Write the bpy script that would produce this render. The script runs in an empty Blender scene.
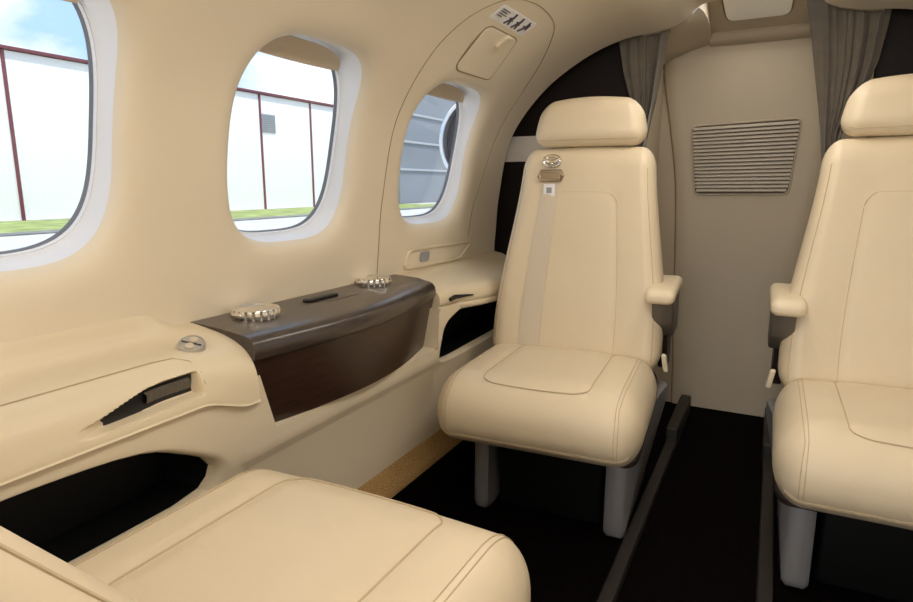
import bpy, math, random
import numpy as np
random.seed(4)
SC = bpy.context.scene
COL = SC.collection
PI = math.pi
XC = .092                                   # cabin centre line

# ------------------------------------------------------------------ materials
def mat(name, col, rough=.5, metal=0., bump=0., bscale=200., var=0., vscale=6., spec=.5, coat=0., stretch=None, sheen=0.):
    m = bpy.data.materials.new(name); m.use_nodes = True
    nt = m.node_tree; b = nt.nodes['Principled BSDF']
    b.inputs['Base Color'].default_value = (*col, 1)
    b.inputs['Roughness'].default_value = rough
    b.inputs['Metallic'].default_value = metal
    b.inputs['Specular IOR Level'].default_value = spec
    b.inputs['Coat Weight'].default_value = coat
    b.inputs['Sheen Weight'].default_value = sheen
    tc = nt.nodes.new('ShaderNodeTexCoord'); vec = tc.outputs['Object']
    if stretch:
        mp = nt.nodes.new('ShaderNodeMapping'); mp.inputs['Scale'].default_value = stretch
        nt.links.new(vec, mp.inputs['Vector']); vec = mp.outputs['Vector']
    if var:
        n = nt.nodes.new('ShaderNodeTexNoise'); n.inputs['Scale'].default_value = vscale; n.inputs['Detail'].default_value = 4
        nt.links.new(vec, n.inputs['Vector'])
        r = nt.nodes.new('ShaderNodeValToRGB')
        r.color_ramp.elements[0].position = .3; r.color_ramp.elements[1].position = .7
        r.color_ramp.elements[0].color = (*[c*(1-var) for c in col], 1)
        r.color_ramp.elements[1].color = (*[min(1, c*(1+var)) for c in col], 1)
        nt.links.new(n.outputs['Fac'], r.inputs['Fac']); nt.links.new(r.outputs['Color'], b.inputs['Base Color'])
    if bump:
        n2 = nt.nodes.new('ShaderNodeTexNoise'); n2.inputs['Scale'].default_value = bscale; n2.inputs['Detail'].default_value = 3
        nt.links.new(vec, n2.inputs['Vector'])
        bp = nt.nodes.new('ShaderNodeBump'); bp.inputs['Strength'].default_value = bump; bp.inputs['Distance'].default_value = .002
        nt.links.new(n2.outputs['Fac'], bp.inputs['Height']); nt.links.new(bp.outputs['Normal'], b.inputs['Normal'])
    return m

M = {}
M['leather'] = mat('beige_leather', (.655, .55, .39), .45, bump=.12, bscale=260, var=.025, vscale=5)
def wrinkle(m):
    nt = m.node_tree; b = nt.nodes['Principled BSDF']; first = b.inputs['Normal'].links[0].from_node
    tc = nt.nodes.new('ShaderNodeTexCoord'); mp = nt.nodes.new('ShaderNodeMapping'); mp.inputs['Scale'].default_value = (1, 1.6, .7)
    n = nt.nodes.new('ShaderNodeTexNoise'); n.inputs['Scale'].default_value = 9; n.inputs['Detail'].default_value = 2; n.inputs['Distortion'].default_value = .8
    bp = nt.nodes.new('ShaderNodeBump'); bp.inputs['Strength'].default_value = .22; bp.inputs['Distance'].default_value = .012
    nt.links.new(tc.outputs['Object'], mp.inputs['Vector']); nt.links.new(mp.outputs['Vector'], n.inputs['Vector'])
    nt.links.new(n.outputs['Fac'], bp.inputs['Height']); nt.links.new(bp.outputs['Normal'], first.inputs['Normal'])
wrinkle(M['leather'])
M['stitch'] = mat('stitching_thread', (.50, .40, .26), .7)
M['liner'] = mat('cabin_liner', (.735, .645, .50), .55, bump=.05, bscale=500, var=.02, vscale=3)
M['trimbeige'] = mat('moulded_beige_trim', (.70, .605, .44), .45, bump=.05, bscale=400)
M['lower'] = mat('lower_side_panel', (.72, .625, .47), .6, bump=.08, bscale=500)
M['taupe'] = mat('taupe_bulkhead', (.51, .435, .325), .6, bump=.06, bscale=400, var=.02)
M['seam'] = mat('panel_gap', (.26, .19, .105), .8)
M['hseam'] = mat('hatch_gap', (.30, .23, .135), .8)
M['carpet'] = mat('dark_brown_carpet', (.0032, .0018, .0017), .95, bump=.6, bscale=900, var=.5, vscale=60, spec=.05)
M['tweed'] = mat('tan_carpet_strip', (.33, .205, .085), .95, bump=.8, bscale=700, var=.4, vscale=350, spec=.1)
M['curb'] = mat('bronze_curb', (.020, .016, .012), .55)
M['wood'] = mat('dark_wood_veneer', (.034, .015, .009), .38, var=.35, vscale=9, stretch=(1, 1.5, 14), coat=.15)
M['woodtop'] = mat('grey_brown_lid_veneer', (.056, .041, .033), .32, var=.25, vscale=12, stretch=(8, 1, 8), coat=.3)
M['darkpanel'] = mat('dark_closet_laminate', (.009, .005, .0045), .55, var=.2, vscale=4, spec=.2)
M['band'] = mat('pale_band', (.62, .58, .54), .5)
M['black'] = mat('black_plastic', (.008, .008, .009), .35)
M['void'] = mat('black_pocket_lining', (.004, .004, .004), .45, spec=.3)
M['pan'] = mat('dark_brown_shell', (.020, .011, .008), .45)
M['grey'] = mat('satin_grey_metal', (.42, .42, .44), .38, metal=.5)
M['supp'] = mat('bronze_grey_plastic', (.10, .085, .068), .42)
M['bronze'] = mat('tan_bronze_metal', (.33, .25, .16), .35, metal=.4)
M['chrome'] = mat('chrome', (.85, .83, .80), .12, metal=1)
M['silver'] = mat('silver_plastic', (.55, .53, .50), .32, metal=.6)
M['web'] = mat('grey_webbing', (.60, .52, .41), .8, bump=.4, bscale=600, stretch=(1, 1, .3))
M['white'] = mat('white_print', (.80, .79, .80), .5)
M['ink'] = mat('dark_print', (.06, .055, .08), .6)
M['frame'] = mat('grey_white_window_frame', (.74, .74, .76), .35)
M['rubber'] = mat('dark_gasket', (.15, .15, .16), .6)
M['shade'] = mat('taupe_window_shade', (.62, .52, .40), .6)
M['curtain'] = mat('grey_brown_curtain', (.150, .126, .096), .85, bump=.4, bscale=350, var=.12, vscale=25, sheen=.2)
M['grille'] = mat('vent_slat_metal', (.50, .44, .36), .45)
M['grilledark'] = mat('vent_dark_backing', (.12, .10, .075), .8)  # dark sheet behind the slats
M['switchblue'] = mat('blue_grey_switch', (.30, .31, .33), .4)
M['hwhite'] = None
M['red'] = mat('dark_red_steel_trim', (.17, .04, .055), .5)
M['hvent'] = mat('grey_louvre', (.42, .43, .46), .6)
M['ghangar'] = mat('grey_metal_siding', (.24, .26, .29), .6, var=.12, vscale=.25, stretch=(1, .2, 1))
M['grass'] = mat('airfield_grass', (.30, .36, .12), .95, var=.35, vscale=.8, bump=.6, bscale=20)
M['apron'] = mat('concrete_apron', (.55, .54, .51), .9, var=.08, vscale=.4)
M['kerb'] = mat('asphalt_edge', (.20, .20, .20), .95, var=.3, vscale=2)
M['nacelle'] = mat('white_engine_paint', (.80, .80, .82), .25, coat=.4)
M['lip'] = mat('polished_inlet_lip', (.80, .80, .82), .15, metal=1)
M['fan'] = mat('dark_fan_metal', (.12, .12, .13), .4, metal=.6)

def ribbed(name, col):
    m = mat(name, col, .55)
    nt = m.node_tree; b = nt.nodes['Principled BSDF']
    tc = nt.nodes.new('ShaderNodeTexCoord'); w = nt.nodes.new('ShaderNodeTexWave')
    w.bands_direction = 'Y'; w.inputs['Scale'].default_value = 1.1; w.inputs['Detail'].default_value = 0
    nt.links.new(tc.outputs['Object'], w.inputs['Vector'])
    bp = nt.nodes.new('ShaderNodeBump'); bp.inputs['Strength'].default_value = .35; bp.inputs['Distance'].default_value = .03
    nt.links.new(w.outputs['Fac'], bp.inputs['Height']); nt.links.new(bp.outputs['Normal'], b.inputs['Normal'])
    return m
M['hwhite'] = ribbed('white_ribbed_siding', (.86, .85, .86))

def glass():
    m = bpy.data.materials.new('window_glass'); m.use_nodes = True; nt = m.node_tree
    nt.nodes.remove(nt.nodes['Principled BSDF']); out = nt.nodes['Material Output']
    t = nt.nodes.new('ShaderNodeBsdfTransparent'); t.inputs['Color'].default_value = (.97, .98, .98, 1)
    g = nt.nodes.new('ShaderNodeBsdfGlossy'); g.inputs['Roughness'].default_value = .02
    lw = nt.nodes.new('ShaderNodeLayerWeight'); lw.inputs['Blend'].default_value = .5
    pw = nt.nodes.new('ShaderNodeMath'); pw.operation = 'POWER'; pw.inputs[1].default_value = 4; nt.links.new(lw.outputs['Facing'], pw.inputs[0])
    f = nt.nodes.new('ShaderNodeMath'); f.operation = 'MULTIPLY_ADD'; f.inputs[1].default_value = .35; f.inputs[2].default_value = .025; nt.links.new(pw.outputs[0], f.inputs[0])
    mx = nt.nodes.new('ShaderNodeMixShader')
    nt.links.new(f.outputs[0], mx.inputs['Fac']); nt.links.new(t.outputs[0], mx.inputs[1]); nt.links.new(g.outputs[0], mx.inputs[2])
    nt.links.new(mx.outputs[0], out.inputs['Surface']); return m
M['glass'] = glass()

def emit(name, col, s):
    m = mat(name, col, .5); b = m.node_tree.nodes['Principled BSDF']
    b.inputs['Emission Color'].default_value = (*col, 1); b.inputs['Emission Strength'].default_value = s; return m
M['lens'] = emit('added_lamp_glow', (1, .93, .82), 1.5)  # glow of the added ceiling and wash lamps
M['inset_glow'] = emit('added_inset_glow', (.80, .74, .62), .12)  # glow added to the overhead inset to lift the bulkhead top

# ------------------------------------------------------------------ mesh helpers
class MB:
    def __init__(s): s.v = []; s.f = []
    def add(s, v, f):
        o = len(s.v); s.v += [tuple(map(float, p)) for p in v]; s.f += [tuple(i+o for i in q) for q in f]; return s
    def grid(s, rows, closed_u=False, closed_v=False):
        n = len(rows); k = len(rows[0]); o = len(s.v)
        for r in rows: s.v += [tuple(map(float, p)) for p in r]
        for i in range(n if closed_v else n-1):
            for j in range(k if closed_u else k-1):
                a, b = i, (i+1) % n; c, d = j, (j+1) % k
                s.f.append((o+a*k+c, o+a*k+d, o+b*k+d, o+b*k+c))
        return s
    def fan(s, ring):
        c = np.mean(np.array(ring, float), 0); o = len(s.v)
        s.v += [tuple(map(float, p)) for p in ring]+[tuple(map(float, c))]
        n = len(ring)
        for i in range(n): s.f.append((o+i, o+(i+1) % n, o+n))
        return s
    def tube(s, pts, r, n=8, closed=False):
        P = [np.array(p, float) for p in pts]; m = len(P); rows = []
        up = np.array([.13, .21, 1.])
        for i in range(m):
            a = P[i-1] if (i > 0 or closed) else P[i]; b = P[(i+1) % m] if (i < m-1 or closed) else P[i]
            t = b-a; t = t/(np.linalg.norm(t)+1e-9)
            u = np.cross(t, up)
            if np.linalg.norm(u) < .1: u = np.cross(t, [1, 0, 0])
            u /= np.linalg.norm(u); w = np.cross(t, u)
            rr = r[i] if hasattr(r, '__len__') else r
            rows.append([P[i]+rr*(math.cos(q)*u+math.sin(q)*w) for q in np.linspace(0, 2*PI, n, endpoint=False)])
        s.grid(rows, closed_u=True, closed_v=closed)
        if not closed: s.fan(rows[0][::-1]); s.fan(rows[-1])
        return s
    def lathe(s, prof, c, axis='z', n=40, ang=0.):
        rows = []
        for r, h in prof:
            row = []
            for q in np.linspace(0, 2*PI, n, endpoint=False):
                a, b = r*math.cos(q), r*math.sin(q)
                row.append({'z': (c[0]+a, c[1]+b, c[2]+h), 'y': (c[0]+a, c[1]+h, c[2]+b), 'x': (c[0]+h, c[1]+a, c[2]+b)}[axis])
            rows.append(row)
        return s.grid(rows, closed_u=True)
    def prism(s, poly, axis, a, b, bev=0.):
        """extrude a 2D polygon along an axis between a and b, edges eased by bev"""
        P = np.array(poly, float); c = P.mean(0)
        def ring(h, ins):
            d = P-c; L = np.linalg.norm(d, axis=1, keepdims=True); q = c+d*(1-ins/np.maximum(L, 1e-6))
            return [{'x': (h, u, v), 'y': (u, h, v), 'z': (u, v, h)}[axis] for u, v in q]
        rs = [ring(a, bev), ring(a+bev, 0), ring(b-bev, 0), ring(b, bev)] if bev else [ring(a, 0), ring(b, 0)]
        s.grid(rs, closed_u=True); s.fan(rs[0][::-1]); s.fan(rs[-1]); return s
    def box(s, x0, x1, y0, y1, z0, z1, r=.004):
        c = ((x0+x1)/2, (y0+y1)/2, (z0+z1)/2)
        h = (abs(x1-x0)/2, abs(y1-y0)/2, abs(z1-z0)/2); r = min(r, *[q*.95 for q in h])
        v, f, _ = rbox(*h, r, r, r, 3, 1, lambda p: (p[0]+c[0], p[1]+c[1], p[2]+c[2])); return s.add(v, f)

def rbox(hx, hy, hz, rx, ry, rz, k=5, m=8, fn=None):
    H = np.array([hx, hy, hz]); R = np.array([rx, ry, rz])
    def axis(h, r):
        co = [h-r+r*math.tan(a) for a in np.linspace(0, PI/4, k+1)][1:]
        fl = list(np.linspace(-(h-r), h-r, m+1))
        return [-c for c in co[::-1]]+fl+co
    A = [axis(H[i], R[i]) for i in range(3)]
    def mp(p):
        p = np.array(p, float); q = np.clip(p, -(H-R), H-R); e = (p-q)/R; n = np.linalg.norm(e)
        o = q+R*e/n if n > 1e-9 else p
        return np.array(fn(o)) if fn else o
    V = []; idx = {}; F = []
    def vid(p):
        key = tuple(round(float(c), 6) for c in p)
        if key not in idx: idx[key] = len(V); V.append(tuple(map(float, mp(p))))
        return idx[key]
    for ax in range(3):
        u, w = (ax+1) % 3, (ax+2) % 3
        for sg in (-1, 1):
            g = []
            for a in A[u]:
                row = []
                for b in A[w]:
                    p = [0, 0, 0]; p[ax] = sg*H[ax]; p[u] = a; p[w] = b; row.append(vid(p))
                g.append(row)
            for i in range(len(g)-1):
                for j in range(len(g[0])-1):
                    q = (g[i][j], g[i+1][j], g[i+1][j+1], g[i][j+1]); F.append(q if sg > 0 else q[::-1])
    return V, F, mp

def root_of(o):
    while o.parent: o = o.parent
    return o
def obj(name, mb, m, parent=None, smooth=True, loc=None, sharp=40):
    off = np.array(root_of(parent).location) if parent else (np.array(loc) if loc is not None else np.zeros(3))
    me = bpy.data.meshes.new(name)
    me.from_pydata([tuple(np.array(p)-off) for p in mb.v], [], mb.f); me.update()
    import bmesh
    b = bmesh.new(); b.from_mesh(me); bmesh.ops.remove_doubles(b, verts=b.verts, dist=1e-5)
    bmesh.ops.recalc_face_normals(b, faces=b.faces); b.to_mesh(me); b.free()
    me.materials.append(m)
    if smooth:
        me.shade_smooth()
        try: me.set_sharp_from_angle(angle=math.radians(sharp))
        except Exception: pass
    o = bpy.data.objects.new(name, me); COL.objects.link(o)
    if parent: o.parent = parent
    elif loc is not None: o.location = loc
    return o
def lobj(name, mb, m, parent, sharp=40):
    """part given in its thing's local space"""
    o = obj(name, mb, m, None, sharp=sharp); o.parent = parent; return o
def thing(name, label, cat, loc=(0, 0, 0), rz=0, group=None):
    o = bpy.data.objects.new(name, None); COL.objects.link(o); o.empty_display_size = .05
    o.location = loc; o.rotation_euler = (0, 0, rz); return tag(o, label, cat, group)
def tag(o, label, cat, group=None, kind=None):
    o['label'] = label; o['category'] = cat
    if group: o['group'] = group
    if kind: o['kind'] = kind
    return o
def struct(o): o['kind'] = 'structure'; return o
def ss(a, b, x): t = min(1, max(0, (x-a)/(b-a))); return t*t*(3-2*t)
def catmull(pts, n=12, closed=False):
    p = [np.array(q, float) for q in pts]; p = [p[-1]]+p+p[:2] if closed else [p[0]]+p+[p[-1]]
    out = []
    for i in range(1, len(p)-2):
        a, b, c, d = p[i-1:i+3]
        for k in range(n):
            t = k/n; out.append(.5*((2*b)+(-a+c)*t+(2*a-5*b+4*c-d)*t*t+(-a+3*b-3*c+d)*t**3))
    if not closed: out.append(p[-2])
    return np.array(out)
def rpoly(pts, rad=.3, n=6):
    """closed polygon with rounded corners (rad = share of each edge)"""
    P = [np.array(p, float) for p in pts]; out = []
    for i in range(len(P)):
        a, b, c = P[i-1], P[i], P[(i+1) % len(P)]
        p, q = b+(a-b)*rad, b+(c-b)*rad
        for t in np.linspace(0, 1, n): out.append((1-t)**2*p+2*t*(1-t)*b+t*t*q)
    return np.array(out)

# ------------------------------------------------------------------ fuselage section
PROF = [(.862, .60), (.862, .70), (.857, .77), (.845, .90), (.80, 1.107), (.685, 1.262), (.541, 1.365), (.404, 1.42), (.274, 1.437), (.20, 1.46), (.157, 1.50), (.10, 1.51), (0, 1.512)]
Q = catmull(PROF, 16)
S = np.concatenate([[0], np.cumsum(np.hypot(*np.diff(Q, axis=0).T))]); ST = float(S[-1])
def wp(y, s, d=0., side=-1):
    """point on the cabin skin: station y, arc length s, d outwards; side -1 = left"""
    x = np.interp(s, S, Q[:, 0]); z = np.interp(s, S, Q[:, 1]); e = .012
    t = np.array([np.interp(s+e, S, Q[:, 0])-np.interp(s-e, S, Q[:, 0]), np.interp(s+e, S, Q[:, 1])-np.interp(s-e, S, Q[:, 1])])
    t /= np.linalg.norm(t); n = np.array([t[1], -t[0]])
    return np.array([XC+side*(x+n[0]*d), y, z+n[1]*d])

def cell(mb, rect, cen, hole, rings, pos, nout=10, N=112, k0=1.22):
    """wall patch from a rectangle in to a hole; hole(theta)->radius; rings = radius factors; pos(u,v,i) -> 3D (i<0 on the plain wall)"""
    y0, y1, s0, s1 = rect
    ang = set(np.linspace(-PI, PI, N, endpoint=False).round(6))
    for a in (y0, y1):
        for b in (s0, s1): ang.add(round(math.atan2(b-cen[1], a-cen[0]), 6))
    ang = sorted(ang); rows = []
    def rr(t):
        c, s_ = math.cos(t), math.sin(t); R = 9
        if abs(c) > 1e-9: R = min(R, ((y1 if c > 0 else y0)-cen[0])/c)
        if abs(s_) > 1e-9: R = min(R, ((s1 if s_ > 0 else s0)-cen[1])/s_)
        return R
    for q in np.linspace(0, 1, nout, endpoint=False):
        rows.append([pos(cen[0]+((1-q)*rr(t)+q*k0*hole(t))*math.cos(t), cen[1]+((1-q)*rr(t)+q*k0*hole(t))*math.sin(t), -1) for t in ang])
    for i, k in enumerate(rings):
        rows.append([pos(cen[0]+k*hole(t)*math.cos(t), cen[1]+k*hole(t)*math.sin(t), i) for t in ang])
    mb.grid(rows, closed_u=True)
    return rows[-1], ang
def sup(hw, hh, e):
    return lambda t: 1/((abs(math.cos(t))/hw)**e+(abs(math.sin(t))/hh)**e)**(1/e)
def polyhole(cen, P):
    P = [np.array(p)-cen for p in P]
    def f(t):
        d = np.array([math.cos(t), math.sin(t)]); best = 1e9
        for i in range(len(P)):
            a, b = P[i-1], P[i]; e = b-a; den = d[0]*e[1]-d[1]*e[0]
            if abs(den) < 1e-12: continue
            r = (a[0]*e[1]-a[1]*e[0])/den; u = (a[0]*d[1]-a[1]*d[0])/den
            if r > 0 and -1e-9 <= u <= 1+1e-9: best = min(best, r)
        return best
    return f

YF, YA, S1 = -.95, 2.2, .76                   # forward end, aft arch, top of the window band
WINS = [(.460, .433, .190, .224), (1.070, .433, .192, .226), (1.704, .435, .207, .223)]
CELLS = [(.13, .752), (.752, 1.385), (1.385, YA)]
RD = [(1.22, 0), (1.16, .0008), (1.10, .0035), (1.06, .007), (1.03, .012), (1.008, .019), (.992, .028)]

def build_side(side):
    nm = 'left' if side < 0 else 'right'
    w = MB()
    w.grid([[wp(y, s, 0, side) for s in np.linspace(0, S1, 40)] for y in np.linspace(YF, CELLS[0][0], 16)])
    base = 0 if side < 0 else 3
    for i, ((yc, sc, hw, hh), (a, b)) in enumerate(zip(WINS, CELLS)):
        N0 = wp(yc, sc, 1, side)-wp(yc, sc, 0, side); T0 = wp(yc, sc+.01, 0, side)-wp(yc, sc-.01, 0, side); T0 /= np.linalg.norm(T0)
        P0 = wp(yc, sc, 0, side)
        def planar(u, v, d): return P0+np.array([0, u-yc, 0])+T0*(v-sc)+N0*d
        H = sup(hw, hh, 3.4)
        def pos(u, v, j):
            if j < 0: return wp(u, v, 0, side)
            return wp(u, v, 0, side)+N0*RD[j][1]
        cell(w, (a, b, 0, S1), (yc, sc), H, [r for r, _ in RD], pos)
        # window unit: frame ring, gasket, pane, shade
        ths = np.linspace(-PI, PI, 112, endpoint=False)
        def ring(k, d, mix):
            out = []
            for t in ths:
                u, v = yc+k*H(t)*math.cos(t), sc+k*H(t)*math.sin(t)
                out.append((1-mix)*(wp(u, v, 0, side)+N0*RD[-1][1])+mix*planar(u, v, d))
            return out
        wnd = struct(bpy.data.objects.new('window_%d' % (base+i+1), None)); COL.objects.link(wnd); wnd.location = P0
        tag(wnd, ['oval cabin window nearest the camera with hangar wall and grass outside', 'middle oval cabin window above the dark drink cabinet', 'aftmost oval cabin window inside the hatch outline'][i] if side < 0 else 'oval cabin window in the right wall, %s' % ['forward', 'middle', 'aft'][i], 'window', kind='structure')
        f = MB().grid([ring(.992, .028, 0), ring(.987, .040, .25), ring(.979, .047, .6), ring(.970, .052, 1), ring(.966, .053, 1), ring(.962, .058, 1), ring(.954, .058, 1), ring(.951, .070, 1)], closed_u=True)
        obj('window_frame', f, M['frame'], wnd)
        g = MB().grid([ring(.952, .066, 1), ring(.949, .066, 1), ring(.947, .076, 1)], closed_u=True); obj('gasket', g, M['rubber'], wnd)
        p = MB(); r1, r2 = ring(.951, .070, 1), ring(.951, .074, 1); p.fan(r1[::-1]).fan(r2); p.grid([r1, r2], closed_u=True); obj('pane', p, M['glass'], wnd)
        # rolled-up shade: clipped top of the oval
        sh = []
        lim = .168
        if side > 0: lim = .12
        pts = [(k, t) for k, t in [(.915, t) for t in ths]]
        poly = []
        for t in ths:
            u, v = .93*H(t)*math.cos(t), .93*H(t)*math.sin(t)
            if v >= lim: poly.append((u, v))
        poly.sort(key=lambda q: -q[0])
        lo = [(u, lim-.004*(1-(u/(hw*.9))**2)) for u in np.linspace(poly[-1][0], poly[0][0], 14)]
        out = poly+lo
        s_ = MB(); A_ = [planar(yc+u, sc+v, .050) for u, v in out]; B_ = [planar(yc+u, sc+v, .043-.018*ss(lim, .2, v)) for u, v in out]
        s_.fan(A_).fan(B_[::-1]).grid([A_, B_], closed_u=True)
        obj('window_shade', s_, M['shade'], wnd)
    # arch lip: rolled edge at the aft end
    def lip(s): return [wp(YA, s, 0, side), wp(YA+.012, s, .004, side), wp(YA+.018, s, .014, side), wp(YA+.02, s, .07, side), wp(2.30, s, .072, side)]
    w.grid([lip(s) for s in np.linspace(0, S1, 40)])
    o = obj('wall_'+nm, w, M['liner']); struct(o)
    return o
wall_l = build_side(-1); wall_r = build_side(1)

# ceiling: both haunches and the raised centre channel, with the aft arch lip
c = MB()
for side in (-1, 1):
    ys = list(np.linspace(YF, YA, 40))
    c.grid([[wp(y, s, 0, side) for s in np.linspace(S1, ST, 70)] for y in ys])
    c.grid([[wp(YA, s, 0, side), wp(YA+.012, s, .004, side), wp(YA+.018, s, .014, side), wp(YA+.02, s, .07, side), wp(2.30, s, .072, side)] for s in np.linspace(S1, ST-.20, 60)])
c.box(XC-.55, XC+.55, 2.212, 2.222, 1.516, 1.72, .002)  # hidden plate added to keep sky light from leaking over the arch
struct(obj('ceiling', c, M['liner']))

# forward bulkhead with the cockpit doorway (behind the camera)
b = MB()
b.box(XC-1.0, XC-.26, YF-.03, YF, -.02, 1.6).box(XC+.26, XC+1.0, YF-.03, YF, -.02, 1.6).box(XC-.26, XC+.26, YF-.03, YF, 1.38, 1.6)
struct(obj('wall_forward', b, M['taupe']))

# floor: dark carpet with the raised side risers
f = MB()
sec = [(-.80, .165), (-.612, .165), (-.602, .155), (-.598, .02), (-.59, 0), (XC*2+.59, 0), (XC*2+.598, .02), (XC*2+.602, .155), (XC*2+.612, .165), (XC*2+.80, .165)]
f.grid([[(x, y, z) for x, z in sec] for y in np.linspace(YF, 2.72, 30)])
struct(obj('floor', f, M['carpet']))
for k, x0 in enumerate((-.086, XC*2+.046)):
    m_ = MB(); m_.box(x0+.008, x0+.042, -.5, 2.25, 0.0005, .034, .006).box(x0+.004, x0+.044, 2.2, 2.60, 0.0005, .078, .006); struct(obj('trim_%d' % (k+1), m_, M['curb']))

# lower side panels (magazine pockets in the left one)
def lx(z):
    return np.interp(z, [.16, .20, .42, .445, .62], [-.650, -.645, -.628, -.617, -.606])
lp = MB()
def lpos(u, v, i): return (lx(v), u, v)
zz = np.linspace(.19, .60, 18)
P1 = rpoly([(-.12, .565), (.53, .555), (.695, .47), (.68, .408), (.45, .405), (-.12, .41)], .3, 7)
P2 = rpoly([(1.472, .425), (1.505, .55), (1.63, .584), (2.02, .588), (2.05, .44)], .28, 7)
PK = []
for rect, cen, P in (((-.3, .745, .19, .60), np.array((.25, .50)), P1), ((1.46, 2.22, .19, .60), np.array((1.76, .51)), P2)):
    H = polyhole(cen, P)
    def pos(u, v, j):
        if j < 0: return (lx(v), u, v)
        return (lx(v)-[0, .0005, .003, .008, .016, .03][j], u, v)
    last, an = cell(lp, rect, cen, H, [1.06, 1.04, 1.02, 1.005, .995, .99], pos, N=128, k0=1.06)
    PK.append((last, cen))
lp.grid([[(lx(z)-.0008, y, z) for z in [.19, .20, .30, .42, .425, .43, .435, .44, .445, .46, .482]] for y in np.linspace(.735, 1.47, 24)])
lp.grid([[(lx(.482), y, .482), (-.64, y, .484), (-.72, y, .484)] for y in np.linspace(.745, 1.46, 24)])
lp.grid([[(lx(z), y, z) for y in np.linspace(.745, .772+.050*(.626-z)/.142, 6)] for z in np.linspace(.482, .60, 8)])
lp.grid([[(lx(z), y, z) for z in zz] for y in np.linspace(YF, -.3, 6)])
lp.grid([[(x, 1.46, z) for x in (lx(z), -.64, -.70)] for z in np.linspace(.482, .60, 6)])
low = struct(obj('trim_3', lp, M['lower'])); low['label'] = 'beige lower side panel with two black pockets'
for (last, cen), lab in zip(PK, ('black lined pocket', 'black lined pocket')):
    m_ = MB(); L = [np.array(p) for p in last]
    back = [np.array((-.745, p[1], p[2])) for p in L]
    m_.grid([L, [.5*(p+q) for p, q in zip(L, back)], back], closed_u=True); m_.fan(back)
    o = obj('pocket', m_, M['void'], low); o['label'] = lab
rp = MB(); rp.grid([[(XC*2-lx(z), y, z) for z in zz] for y in np.linspace(YF, 2.2, 30)]); struct(obj('trim_4', rp, M['lower']))
for nm, sg in (('left', -1), ('right', 1)):
    m_ = MB()
    sec = [(-.655, .215), (-.644, .212), (-.637, .203), (-.612, .180), (-.603, .172), (-.60, .160)]
    if sg > 0: sec = [(XC*2-x, z) for x, z in sec]
    m_.grid([[(x, y, z) for x, z in sec] for y in np.linspace(YF, 2.2, 24)])
    struct(obj('baseboard_'+nm, m_, M['tweed']))

# ------------------------------------------------------------------ left side ledge
# forward armrest ledge: scooped pad running into the plateau beside the cabinet
PAD = [(-.80, .738), (-.783, .733), (-.770, .718), (-.763, .690), (-.752, .672), (-.72, .666), (-.66, .665), (-.634, .656), (-.614, .635), (-.604, .605), (-.601, .588)]
PLA = [(-.80, .6845), (-.775, .6835), (-.75, .681), (-.725, .677), (-.70, .673), (-.675, .667), (-.65, .658), (-.628, .645), (-.612, .625), (-.603, .600), (-.600, .560)]
def arm_sec(y):
    t = ss(.645, .755, y); a = [(np.array(p)*(1-t)+np.array(q)*t) for p, q in zip(PAD, PLA)]
    a += [np.array((a[-1][0]-.004, a[-1][1]-.006)), np.array((-.66, a[-1][1]-.008))]
    return [(max(-.776, p[0]), p[1]) for p in catmull(a, 14)]
ledge = thing('armrest_ledge', 'beige moulded side armrest ledge under the nearest window', 'armrest', (-.70, .25, .585))
m_ = MB(); rows = []
for y in list(np.linspace(-.30, .42, 50))+list(np.linspace(.423, .67, 110))+list(np.linspace(.675, .772, 16)):
    r = []
    for x, z in arm_sec(y):
        # handle recess pressed into the front face
        cz = .607+.014*ss(.45, .60, y); inn = ss(.445, .51, y)*(1-ss(.650, .658, y)); h = .003+.0125*ss(.44, .58, y)
        d = .022*inn*(1-ss(h, h+.005, abs(z-cz))) if x > -.66 and z < .66 else 0
        r.append((x-d, y, z))
    rows.append(r)
m_.grid(rows); m_.fan([(p[0], p[1], p[2]) for p in rows[-1]]+[(-.776, .772, .56)])
obj('ledge_body', m_, M['trimbeige'], ledge)
m_ = MB(); rows = []
for y in np.linspace(.47, .652, 40):
    cz = .607+.014*ss(.45, .60, y); h = .003+.0125*ss(.44, .58, y); xo = np.interp(cz, [.588, .605, .635, .656], [-.601, -.604, -.614, -.634])
    rows.append([(xo-.017, y, cz-h), (xo-.0185, y, cz-.4*h), (xo-.0185, y, cz+.4*h), (xo-.018, y, cz+h)])
m_.grid(rows); hp = obj('handle_recess', m_, M['black'], ledge); hp['label'] = 'black finger recess'
m_ = MB(); rows = []
for y in np.linspace(.565, .645, 40):
    cz = .609+.014*ss(.45, .60, y); h = .009; xo = np.interp(cz, [.588, .605, .635, .656], [-.601, -.604, -.614, -.634])
    g = .0008*math.sin((y-.535)*700)
    rows.append([(xo-.018, y, cz-h), (xo-.012+g, y, cz-h*.8), (xo-.011+g, y, cz+.6*h), (xo-.017, y, cz+h)])
m_.grid(rows); obj('handle_grip', m_, M['supp'], ledge)
m_ = MB(); m_.tube([(-.664+.002*math.sin(t*3), y, .6662) for t, y in enumerate(np.linspace(-.2, .60, 30))][:1]+[(-.652, y, .6648) for y in np.linspace(-.2, .60, 20)]+[(-.648, .635, .6635), (-.634, .655, .656), (-.617, .662, .638), (-.607, .662, .618)], .0011, 6)
obj('seam', m_, M['stitch'], ledge)

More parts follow.
